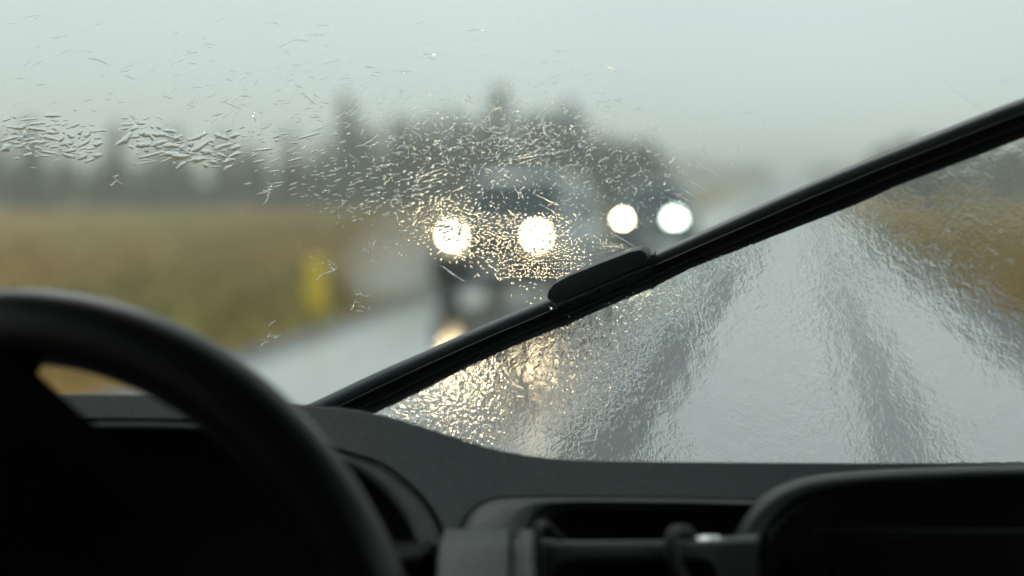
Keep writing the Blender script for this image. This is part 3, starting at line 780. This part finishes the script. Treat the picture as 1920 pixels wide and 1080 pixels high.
# ---------------------------------------------------------------- water on the glass
water_m = mat('water', (1, 1, 1), 0.0, trans=1.0, ior=1.333)
DV, DF = [], []
HK = 0.4
def axes(px, py):
    o = G(px, py, GLASS_T+0.00015); a = (G(px+4, py, GLASS_T+0.00015)-o).normalized(); nn = gnormal(o.x, o.z); b = nn.cross(a).normalized()
    if b.z < 0: b = -b
    return o, a, b, nn
PX = 0.80/FPX
OCC = set(); OC = 1.6
def blob(px, py, lx, ly, ang, h=None, seg=9, irr=0.18, force=False):
    """dome of water: half-lengths lx, ly in photo pixels"""
    ca, sa = math.cos(ang), math.sin(ang)
    cells = set()
    m_ = max(2, int(lx/1.2)); m2 = 1 if ly < 2 else 3
    for i_ in range(-m_, m_+1):
        for j_ in range(m2):
            uu = .72*lx*i_/m_; vv = (j_-(m2-1)/2)*ly*0.75
            cells.add((int((px+uu*ca+vv*sa)/OC), int((py-uu*sa+vv*ca)/OC)))
    if not force and any(c in OCC for c in cells): return
    OCC.update(cells)
    o, a, b, nn = axes(px, py)
    u = a*ca+b*sa; v_ = -a*sa+b*ca
    h = (h if h is not None else HK*min(lx, ly))*PX
    base = len(DV); ph = rng.uniform(0, 6.28)
    ks = [1+irr*math.sin(2*math.pi*k/seg*2+ph)+rng.uniform(-irr, irr)*.6 for k in range(seg)]
    for rr, hh in ((1, 0), (0.86, 0.27), (0.5, 0.75)):
        for k in range(seg):
            t = 2*math.pi*k/seg
            DV.append(o+(u*math.cos(t)*lx+v_*math.sin(t)*ly)*PX*rr*ks[k]+nn*(h*hh))
    DV.append(o+nn*h); top = len(DV)-1
    for j in range(2):
        for k in range(seg):
            DF.append((base+j*seg+k, base+j*seg+(k+1) % seg, base+(j+1)*seg+(k+1) % seg, base+(j+1)*seg+k))
    for k in range(seg): DF.append((base+2*seg+k, base+2*seg+(k+1) % seg, top))
    nb_ = len(DV); DV.extend([DV[base+k].copy() for k in range(seg)]); DF.append(tuple(nb_+k for k in range(seg-1, -1, -1)))
def ridge(pts, wd, h=None):
    """thin ridge of water along a pixel polyline, half width wd px"""
    n = len(pts); base = len(DV); h = h or wd*1.3
    seg = 5
    for i, (x, y) in enumerate(pts):
        o, a, b, nn = axes(x, y)
        x0, y0 = pts[max(i-1, 0)]; x1, y1 = pts[min(i+1, n-1)]
        dx, dy = x1-x0, y1-y0; q = math.hypot(dx, dy) or 1
        s = (a*dy+b*dx)*(1/q)   # across
        k = math.sin(math.pi*(i+0.35)/(n-0.3))**.6*wd
        k = max(k, wd*.15)
        for j in range(seg):
            t = math.pi*j/(seg-1)
            DV.append(o+s*(math.cos(t)*k*PX)+nn*(math.sin(t)*h*k/wd*PX))
    b3 = len(DV)
    for i in range(n): DV.extend([DV[base+i*seg].copy(), DV[base+i*seg+seg-1].copy()])
    for i in range(n-1): DF.append((b3+i*2+1, b3+i*2, b3+(i+1)*2, b3+(i+1)*2+1))
    for i in range(n-1):
        for j in range(seg-1):
            DF.append((base+i*seg+j, base+i*seg+(j+1) % seg, base+(i+1)*seg+(j+1) % seg, base+(i+1)*seg+j))
    DF.append(tuple(base+j for j in range(seg))); DF.append(tuple(base+(n-1)*seg+j for j in range(seg-1, -1, -1)))
def streak(x, y, ln, ang, wd, bend=0.0, jag=0.85):
    n = max(4, int(ln/5)+2); pts = []
    for i in range(n):
        t = i/(n-1)-0.5
        yy = -math.sin(ang)*t*ln - bend*(0.25-t*t)*ln + rng.gauss(0, jag)
        pts.append((x+math.cos(ang)*t*ln, yy+y))
    ridge(pts, wd)
U = rng.uniform
def g(m, s): return rng.gauss(m, s)
def wiper_top(x):
    for (a, b), (c, d) in zip(UPE, UPE[1:]):
        if a <= x <= c: return b+(d-b)*(x-a)/(c-a)
    return 2000
def clear_of_wiper(x, y):
    if 1015 < x < 1225 and y > 570-(x-1015)*0.47-14: return False
    return y < wiper_top(x)-5
# thin rivulet marks over the sky
known = [(55, 33, 34, 8, .25), (105, 72, 40, 12, .2), (180, 45, 26, 30, 0), (45, 120, 26, 45, 0), (62, 122, 34, 32, .2), (115, 98, 30, 22, 0), (178, 115, 44, -18, .1), (238, 125, 40, 28, 0), (228, 135, 26, 18, .1),
         (330, 117, 32, 20, .1), (386, 86, 30, 6, .3), (358, 100, 14, 12, .2), (505, 48, 36, 4, .4), (530, 86, 50, 26, .15), (560, 78, 34, -4, .2), (600, 50, 30, 4, .2), (620, 118, 40, 12, .1), (588, 66, 40, 2, .1), (30, 150, 16, 10, .3),
         (430, 200, 36, -22, .1), (440, 205, 24, 12, .2), (418, 220, 22, 34, 0), (396, 230, 20, 24, .1), (575, 188, 40, -38, .1), (310, 185, 26, -16, .1), (352, 200, 20, -20, 0), (390, 182, 22, 24, .1), (245, 222, 20, -28, 0),
         (95, 195, 22, 26, .1), (160, 190, 14, 20, .3), (886, 62, 44, 3, .5), (800, 104, 46, 2, .1), (750, 135, 40, -4, .1), (1140, 130, 40, -20, .1), (1165, 135, 22, 30, 0), (970, 42, 10, 10, 0), (1400, 215, 26, 10, .3), (1395, 262, 30, 18, 0),
         (1425, 235, 12, 30, .2), (1385, 285, 8, -50, 0), (1375, 310, 16, 12, 0), (1885, 155, 20, 20, .4), (1020, 118, 18, 28, 0), (690, 128, 26, -6, .1), (640, 150, 30, 5, .1)]
for x, y, ln, an, bd in known:
    streak(x, y, ln*1.05, R_(an), U(.85, 1.25), bd)
for i in range(210):
    y = 20+300*rng.random()**0.62; x = U(0, 900) if rng.random() < .8 else U(900, 1150)
    streak(x, y, U(6, 22), R_(g(14, 20)), U(0.6, 1.0), U(-.1, .35))
for i in range(90):
    streak(g(600, 190), g(190, 40), U(8, 22), R_(g(12, 22)), U(0.7, 1.1), U(0, .3))
# lumpy pooled water clusters
HK = 0.15
def cluster(x0, x1, yl, yr, sp, cnt, sx, sy, strong=1):
    for i in range(cnt*16):
        t = rng.random(); x = x0+(x1-x0)*t; y = yl+(yr-yl)*t+g(0, sp)
        blob(x, y, U(*sx)*(1.1 if i < cnt*5 else .6), U(*sy)*(1.15 if i < cnt*5 else .7), R_(g(8, 10)), None, 16, .32)
cluster(5, 180, 252, 270, 15, 46, (5, 18), (2.5, 6.5))
cluster(50, 130, 292, 285, 3, 12, (10, 22), (2, 4.5))
cluster(228, 340, 252, 286, 12, 46, (5, 19), (2.8, 7.5))
cluster(258, 345, 298, 299, 3, 12, (12, 24), (2, 4.5))
cluster(340, 440, 288, 284, 11, 52, (6, 21), (2.6, 7))
cluster(350, 430, 303, 305, 4, 14, (10, 20), (2, 4))
blob(488, 283, 22, 4.0, R_(7)); blob(515, 258, 10, 3, R_(14)); blob(575, 257, 24, 3.4, R_(16)); blob(548, 270, 9, 2.4, R_(10)); blob(425, 246, 11, 3.6, R_(18)); blob(550, 302, 17, 3.4, R_(12)); blob(482, 305, 14, 3.2, R_(14))
blob(215, 255, 4, 7, R_(-18)); blob(237, 228, 9, 5, 0)
HK = 0.34
# dashes drifting down to the right
for i in range(240):
    t = rng.random(); x = 440+400*t+g(0, 28); y = 268+120*t+g(0, 38)
    if not clear_of_wiper(x, y): continue
    blob(x, y, U(2.5, 15)*(1-.3*t), U(.9, 2.3), R_(g(16, 9)), None, 8)
for i in range(120):
    x = g(800, 26); y = U(330, 440); blob(x, y, U(4, 12), U(1.6, 3.2), R_(g(12, 8)), None, 8)
for i in range(170):
    x = U(560, 860); y = g(385, 20); blob(x, y, U(1.5, 8), U(0.9, 1.8), R_(g(8, 16)), None, 7)
# fine speckle over the woods
for i in range(1700):
    x = g(960, 150); y = g(262, 52)+abs(x-960)*0.12
    if not clear_of_wiper(x, y): continue
    if rng.random() < .3: streak(x, y, U(4, 13), R_(g(15, 50)), U(.7, 1.3), U(-.3, .5), .8)
    else: blob(x, y, U(.8, 2.6), U(.6, 1.3), R_(g(12, 40)), None, 7)
for i in range(500):
    x = U(850, 1300); y = U(300, 430)
    if clear_of_wiper(x, y): blob(x, y, U(.9, 2.4), U(.8, 1.6), R_(U(0, 180)), None, 7)
# wiped drops around the lamps
HK = 0.16; OC = 1.15
for i in range(900):
    x = g(850, 34); y = g(430, 26); blob(x, y, U(1.3, 4.2), U(1.1, 3.0), R_(U(0, 180)), None, 7, .3)
for i in range(700):
    t = rng.random(); x = 860+150*t+g(0, 26); y = 425+80*t+g(0, 26)
    if clear_of_wiper(x, y): blob(x, y, U(1.4, 3.8), U(1.2, 3.0), R_(U(0, 180)), None, 7, .3)
for i in range(2600):
    t = rng.random(); x = g(1015, 32); y = 400+125*t**.7
    x += (y-470)*.25
    if clear_of_wiper(x, y): blob(x, y, U(1.4, 4.2), U(1.3, 3.2), R_(U(0, 180)), None, 7, .3)
HK = 0.95
for i in range(110):
    x = g(848, 22); y = U(408, 455); blob(x, y, U(2, 7), U(1.2, 2.8), R_(g(8, 30)), None, 8, .3, force=True)
for i in range(50):
    x = g(1010, 24); y = U(425, 480); blob(x, y, U(2, 6), U(1.2, 2.8), R_(g(20, 40)), None, 8, .3, force=True)
for i in range(14):
    x = g(1010, 20); y = U(415, 462); streak(x, y, U(14, 44), R_(g(14, 6)), U(.7, 1.3), .15)
HK = 0.16
for i in range(90):
    x = U(1110, 1180); y = 450+(x-1110)*.35+g(0, 8)
    if clear_of_wiper(x, y): blob(x, y, U(1.2, 3), U(1, 2), R_(U(0, 180)), None, 7, .3)
# sparse specks left
OC = 1.6
HK = 0.45
for i in range(300):
    x = U(0, 860); y = 310+320*rng.random()**1.6
    if clear_of_wiper(x, y): blob(x, y, U(.7, 1.6), U(.5, 1.0), R_(g(10, 40)), None, 6)
for i in range(160):
    x = U(1100, 1920); y = U(20, 330)
    if clear_of_wiper(x, y): blob(x, y, U(.6, 1.3), U(.5, 1.0), R_(U(0, 180)), None, 6)
for cx_, cy_ in ((600, 497), (620, 510), (675, 548), (672, 575), (505, 637), (690, 470), (745, 470), (210, 345), (500, 355)):
    for k in range(6):
        streak(cx_+g(0, 8), cy_+g(0, 9), U(8, 20), R_(U(-80, 80)), U(.8, 1.4), U(-.4, .5), .8)
# straight wiper scrapes right of the lamps
for x0, y0, x1, y1, wd in [(1000, 367, 1060, 396, 1.3), (1006, 384, 1050, 407, .9), (1246, 372, 1308, 398, 1.0), (1262, 364, 1312, 391, .9), (1275, 356, 1315, 379, .8), (1246, 384, 1300, 410, .8), (1288, 340, 1322, 360, .8), (1305, 310, 1350, 334, 1.0),
                           (1130, 432, 1198, 472, 1.1), (1255, 378, 1310, 404, .7), (1768, 155, 1856, 219, .8), (940, 305, 1070, 283, 1.1), (965, 312, 1010, 296, 1.0), (980, 292, 1012, 283, .9), (835, 512, 870, 532, 1.0), (820, 500, 860, 524, .8),
                           (945, 300, 1000, 290, .8), (780, 336, 832, 317, 1.6), (786, 345, 822, 336, 1.4), (792, 356, 815, 350, 1.4), (1100, 470, 1170, 462, .9), (1105, 482, 1165, 470, .8), (1070, 455, 1110, 440, .9)]:
    n = 12; ridge([(x0+(x1-x0)*i/n+g(0, .3), y0+(y1-y0)*i/n+g(0, .3)) for i in range(n+1)], wd)
# wrinkled fragments on the wet lower right
for i in range(60):
    x = U(1600, 1920); y = U(300, 560)
    yl = 0
    for (a, b), (c, d) in zip(LOE, LOE[1:]):
        if a <= x <= c: yl = b+(d-b)*(x-a)/(c-a)
    if y > yl+6: streak(x, y, U(8, 26), R_(g(-45, 40)), U(.5, .9), U(-.5, .5), 1.0)
o = link('raindrops', DV, DF, water_m)
tag(o, 'raindrops and thin rivulets of water on the outside of the windscreen', 'raindrops', kind='stuff')
# drops sitting on the wiper clip
DV, DF = [], []
for i in range(70):
    t = rng.random()**1.3; x = 1035+150*t+g(0, 6); y = 596-52*t+g(0, 9)
    o_ = G(x, y, GLASS_T+0.0065); base = DV
    r_ = U(.0005, .0013)
    b2 = len(DV); q, a, b, nn = axes(x, y)
    for j in range(4):
        for k in range(7):
            th = math.pi*(j+.5)/4; ph = 2*math.pi*k/7
            DV.append(o_+r_*(a*math.sin(th)*math.cos(ph)*1.4+b*math.sin(th)*math.sin(ph)+nn*math.cos(th)))
    for j in range(3):
        for k in range(7): DF.append((b2+j*7+k, b2+j*7+(k+1) % 7, b2+(j+1)*7+(k+1) % 7, b2+(j+1)*7+k))
    DF.append(tuple(b2+k for k in range(7))); DF.append(tuple(b2+21+k for k in range(6, -1, -1)))
o = link('water_beads', DV, DF, water_m); tag(o, 'scatter of tiny water beads clinging to the middle clip of the wiper', 'water beads', kind='stuff')

# rippled film of water below the blade
def film():
    m = bpy.data.materials.new('water_film'); m.use_nodes = True
    n = m.node_tree.nodes; l = m.node_tree.links; b = n['Principled BSDF']
    b.inputs['Transmission Weight'].default_value = 1; b.inputs['IOR'].default_value = 1.333; b.inputs['Roughness'].default_value = 0.0
    t = n.new('ShaderNodeTexCoord')
    mp = n.new('ShaderNodeMapping'); mp.inputs['Rotation'].default_value = (0, R_(22), 0); mp.inputs['Scale'].default_value = (1, 1, 0.8)
    l.new(t.outputs['Object'], mp.inputs['Vector'])
    def tex(sc_, det, ro=.5, dist=0):
        z = n.new('ShaderNodeTexNoise'); z.inputs['Scale'].default_value = sc_; z.inputs['Detail'].default_value = det
        z.inputs['Roughness'].default_value = ro; z.inputs['Distortion'].default_value = dist
        l.new(mp.outputs['Vector'], z.inputs['Vector']); return z
    fine = tex(330, 1.6, .5, .8); mask = tex(14, 5)
    mr = n.new('ShaderNodeMapRange'); mr.inputs['From Min'].default_value = .42; mr.inputs['From Max'].default_value = .60
    mr.inputs['To Min'].default_value = 0.2; mr.inputs['To Max'].default_value = 1.0
    l.new(mask.outputs['Fac'], mr.inputs['Value'])
    mu = n.new('ShaderNodeMath'); mu.operation = 'MULTIPLY'; l.new(fine.outputs['Fac'], mu.inputs[0]); l.new(mr.outputs[0], mu.inputs[1])
    bp = n.new('ShaderNodeBump'); bp.inputs['Strength'].default_value = 1.0; bp.inputs['Distance'].default_value = 0.00062
    sx_ = n.new('ShaderNodeSeparateXYZ'); l.new(t.outputs['Object'], sx_.inputs[0])
    xr = n.new('ShaderNodeMapRange'); xr.inputs['From Min'].default_value = -0.14; xr.inputs['From Max'].default_value = 0.06
    xr.inputs['To Min'].default_value = 1.1; xr.inputs['To Max'].default_value = 0.5; l.new(sx_.outputs['X'], xr.inputs['Value'])
    m3 = n.new('ShaderNodeMath'); m3.operation = 'MULTIPLY'; l.new(mu.outputs[0], m3.inputs[0]); l.new(xr.outputs[0], m3.inputs[1])
    co_ = tex(62, 1.5); m4 = n.new('ShaderNodeMath'); m4.operation = 'MULTIPLY_ADD'; m4.inputs[1].default_value = 0.8
    l.new(co_.outputs['Fac'], m4.inputs[0]); l.new(m3.outputs[0], m4.inputs[2]); l.new(m4.outputs[0], bp.inputs['Height']); l.new(bp.outputs['Normal'], b.inputs['Normal'])
    up = resample([Vector((a_, b_, 0)) for a_, b_ in [(690, 765), (780, 722), (870, 680), (1000, 625), (1150, 560), (1290, 497), (1420, 440), (1600, 368), (1760, 305), (1925, 240), (2150, 156), (2420, 68)]], 60)
    ins, ous = [], []
    for j in range(30):
        q = j/29
        ri, ro = [], []
        for p in up:
            yb_ = 905 if p.x > 950 else 800+105*(p.x-690)/260
            y = p.y+(yb_-p.y)*q
            ri.append(G(p.x, y, GLASS_T+0.0002)); ro.append(G(p.x, y, GLASS_T+0.0009))
        ins.append(ri); ous.append(ro)
    v, f = loft_pts(ous); v2, f2 = loft_pts(ins); bb = len(v)
    # inner face flat: own material without bump
    o = link('water_film', v+v2, f+[tuple(q+bb for q in reversed(tt)) for tt in f2], m)
    o.data.materials.append(water_m)
    for k, pl in enumerate(o.data.polygons):
        if k >= len(f): pl.material_index = 1
    tag(o, 'rippled sheet of rain water covering the windscreen below the wiper blade', 'water film', kind='stuff')
    nn = o.data.polygons[0].normal
    if nn.y < 0: o.data.flip_normals()
film()

# ---------------------------------------------------------------- haze
def haze():
    m = bpy.data.materials.new('rain_haze'); m.use_nodes = True
    n = m.node_tree.nodes; n.remove(n['Principled BSDF'])
    pv = n.new('ShaderNodeVolumePrincipled'); pv.inputs['Color'].default_value = (0.97, 0.99, 0.985, 1); pv.inputs['Density'].default_value = 0.0043
    m.node_tree.links.new(pv.outputs[0], n['Material Output'].inputs['Volume'])
    x0, x1, y0, y1, z0, z1 = -1250, 1250, -40, 1600, -1.6, 12.0
    v = [(x, y, z) for x in (x0, x1) for y in (y0, y1) for z in (z0, z1)]
    f = [(0, 1, 3, 2), (4, 6, 7, 5), (0, 4, 5, 1), (2, 3, 7, 6), (0, 2, 6, 4), (1, 5, 7, 3)]
    o = link('haze', v, f, m, smooth=False); tag(o, 'pale rain haze filling the air over the road and fields', 'haze', kind='stuff')
haze()
